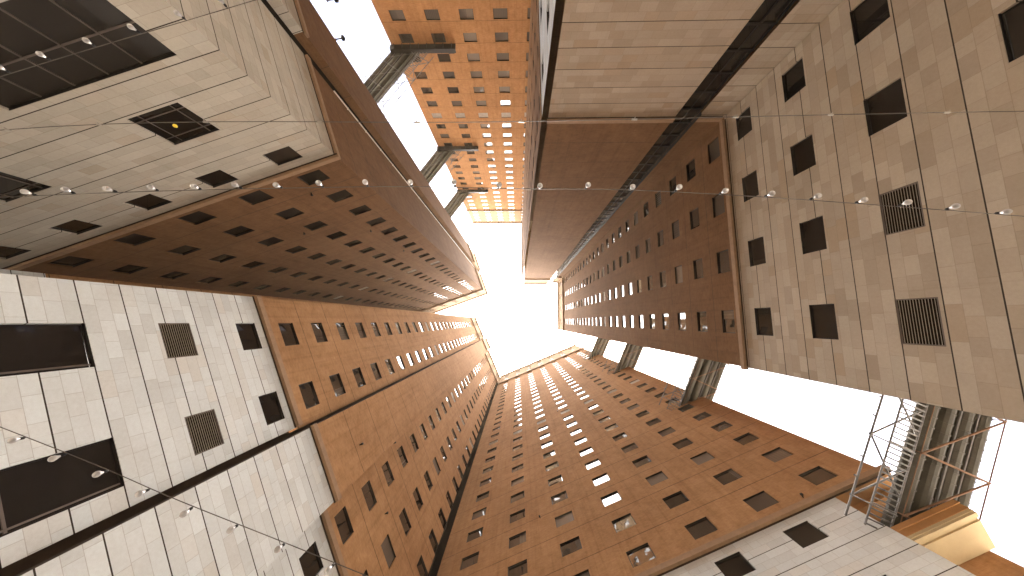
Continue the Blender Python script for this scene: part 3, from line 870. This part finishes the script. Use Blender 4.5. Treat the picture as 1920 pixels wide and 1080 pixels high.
h1 = math.atan2(-0.907, 0.42)
ms = bridge_meshes(12.5, "short")
for h, lb in ((17.75, "largest duct bridge at lower right, over the cream canopy"),
              (39.0, "middle-sized duct bridge just right of the bottom tower's edge"),
              (64.0, "small duct bridge, second from the top of the bottom tower"),
              (87.0, "smallest duct bridge near the crown of the bottom tower")):
    make_bridge(ms, 22.75 - 0.42 * 2.4 + 0.635, 10.2 + 0.907 * 2.4 + 0.294, h, h1, lb, "duct bridges between the bottom and right towers")
h2 = math.atan2(0.81, -0.59)
ml = bridge_meshes(25.0, "long")
for h, lb in ((38.8, "largest duct bridge to the far orange tower, under its lowest ledge"),
              (64.1, "duct bridge to the far orange tower, at its middle ledge"),
              (86.7, "smallest duct bridge to the far orange tower, at its topmost ledge")):
    make_bridge(ml, -17.25 + 0.59 * 1.5, -41.6 - 0.81 * 1.5, h, h2, lb, "duct bridges to the far orange tower")

# ---------------------------------------------------------------- string lights over the courtyard
def bulb_parts():
    prof = [(0.0, -0.150), (0.016, -0.149), (0.029, -0.141), (0.037, -0.128), (0.039, -0.112), (0.033, -0.094), (0.022, -0.077), (0.015, -0.062), (0.013, -0.052)]
    b = MB(); b.lathe(prof, 14)
    s = MB(); s.lathe([(0.0, -0.055), (0.017, -0.055), (0.018, -0.02), (0.010, -0.012), (0.006, 0.0), (0.0, 0.0)], 10)
    return b.mesh("bulb", M_BULB, True), s.mesh("lamp_holder", M_SOCK, True)
BULB, HOLD = bulb_parts()

def smooth_path(pts, n=10):
    out = []
    P = [Vector(p) for p in pts]
    P = [P[0] * 2 - P[1]] + P + [P[-1] * 2 - P[-2]]
    for i in range(1, len(P) - 2):
        for k in range(n):
            t = k / n
            a, b, c, d = P[i - 1:i + 3]
            out.append(0.5 * ((2 * b) + (c - a) * t + (2 * a - 5 * b + 4 * c - d) * t * t + (3 * b - a - 3 * c + d) * t ** 3))
    out.append(P[-2])
    return out

def string_light(pts, spacing, label, bulbs=True, start=0.2, twist=True, clips=0.0):
    path = smooth_path(pts)
    o = bpy.data.objects.new("string_light", None)
    COL.objects.link(o)
    o.location = path[0]
    tag(o, label, "string lights" if bulbs else "cable", "cables strung over the courtyard")
    w = MB()
    rel = [p - path[0] for p in path]
    w.path(rel, 0.0055, 6)
    obj("cable", w.mesh("cable", M_WIRE), o)
    # places along the path
    ds = [0.0]
    for a, b in zip(rel, rel[1:]): ds.append(ds[-1] + (b - a).length)
    def at(q):
        for i in range(len(ds) - 1):
            if ds[i + 1] >= q:
                return rel[i].lerp(rel[i + 1], (q - ds[i]) / max(1e-6, ds[i + 1] - ds[i]))
        return rel[-1]
    q = start
    while bulbs and q < ds[-1] - 0.2:
        p = at(q)
        b = obj("bulb", BULB, o, p + Vector((0, 0, -0.006)))
        b.rotation_euler = (rnd.uniform(-0.16, 0.16), rnd.uniform(-0.16, 0.16), rnd.uniform(0, 6))
        obj("lamp_holder", HOLD, b)
        q += spacing * rnd.uniform(0.93, 1.07)
    if clips:
        c = MB()
        q = 0.4
        while q < ds[-1]:
            p = at(q)
            c.tube(p + Vector((-0.03, 0, 0)), p + Vector((0.05, 0.005, 0)), 0.014, 6)
            c.tube(p, p + Vector((0.012, -0.01, -0.035)), 0.008, 5)
            q += clips * rnd.uniform(0.8, 1.2)
        obj("cable_clip", c.mesh("cable_clip", M_CLIP), o)
    return o, at

Z = 4.0 + EYE
string_light([(-17.5, -0.97, Z + .1), (-8.37, -3.93, Z), (-4.29, -5.25, Z), (4, -7.95, Z), (16.5, -11.95, Z + .15)], 0.72,
             "string of frosted bulbs crossing the big grid window at top left", start=0.35)
_, at_b = string_light([(-17.7, -1.9, Z + .1), (-8.17, -3.0, Z), (0.0, -3.02, Z), (7.44, -3.07, Z), (16.5, -3.1, Z + .1)], 1,
             "bare clipped cable with a single yellow bulb, above the row of bulbs", bulbs=False, clips=1.55)
yb = MB(); yb.lathe([(0, -0.05), (0.02, -0.045), (0.028, -0.025), (0.02, -0.006), (0, 0)], 12)
y_ = obj("bulb", yb.mesh("yellow_bulb", M_YEL, True), _, Vector((-5.30, -3.01, Z)) - _.location)
y_['label'] = "small yellow bulb"
string_light([(-17.55, -1.5, Z + .1), (-7.92, -1.89, Z), (-2.64, -2.0, Z), (-0.08, -1.95, Z), (2.4, -1.87, Z), (7.12, -1.47, Z), (16.5, -0.6, Z + .1)], 0.63,
             "long row of white bulbs stretched across the middle of the picture", start=0.3)
string_light([(-17.6, -1.75, Z + .1), (-7.19, 1.45, Z), (-4.5, 2.37, Z), (-1.92, 3.23, Z), (5.0, 5.6, Z), (20.9, 10.9, Z + .1)], 0.66,
             "string of bulbs slanting across the pale stone at lower left", start=0.2)

# ---------------------------------------------------------------- floodlights on brackets at the far end of the left flank
def floodlight(x, y, h, label):
    o = bpy.data.objects.new("floodlight", None)
    COL.objects.link(o); o.location = (x, y, h + EYE)
    tag(o, label, "floodlight", "small floodlights at the left tower's edge")
    arm, head = MB(), MB()
    arm.tube((-0.6, 0.1, 0), (0, 0, 0), 0.06); arm.tube((-0.6, 0.1, -0.1), (-0.6, 0.1, 0.1), 0.06)
    head.box((0.0, -0.16, -0.14), (0.26, 0, 0), (0, 0.32, 0), (0, 0, 0.28)); head.box((0.02, -0.2, -0.17), (0.2, 0, 0), (0, 0.4, 0), (0, 0, 0.028))
    obj("bracket", arm.mesh("bracket", M_STEEL), o); obj("lamp_head", head.mesh("lamp_head", M_FRAME), o)
floodlight(-14.3, -25.1, 19.2, "floodlight on a short bracket at the very top edge of the picture")
floodlight(-17.2, -27.6, 24.5, "floodlight on a short bracket part way down the left tower's sky edge")

# ---------------------------------------------------------------- thin haze, tinted warm so its colour adds the glow aloft
def haze(density):
    mt = bpy.data.materials.new("warm_haze"); mt.use_nodes = True
    t = mt.node_tree
    for n in list(t.nodes):
        if n.type == 'BSDF_PRINCIPLED': t.nodes.remove(n)
    v = t.nodes.new("ShaderNodeVolumePrincipled")
    v.inputs['Color'].default_value = (1.0, 0.74, 0.45, 1)
    v.inputs['Density'].default_value = density
    v.inputs['Anisotropy'].default_value = 0.3
    t.links.new(v.outputs[0], t.nodes["Material Output"].inputs['Volume'])
    mb = MB()
    mb.box((-75, -80, -1), (150, 0, 0), (0, 150, 0), (0, 0, 130))
    o = obj("haze", mb.mesh("haze", mt, merge=True))
    tag(o, kind='stuff')
haze(0.0006)
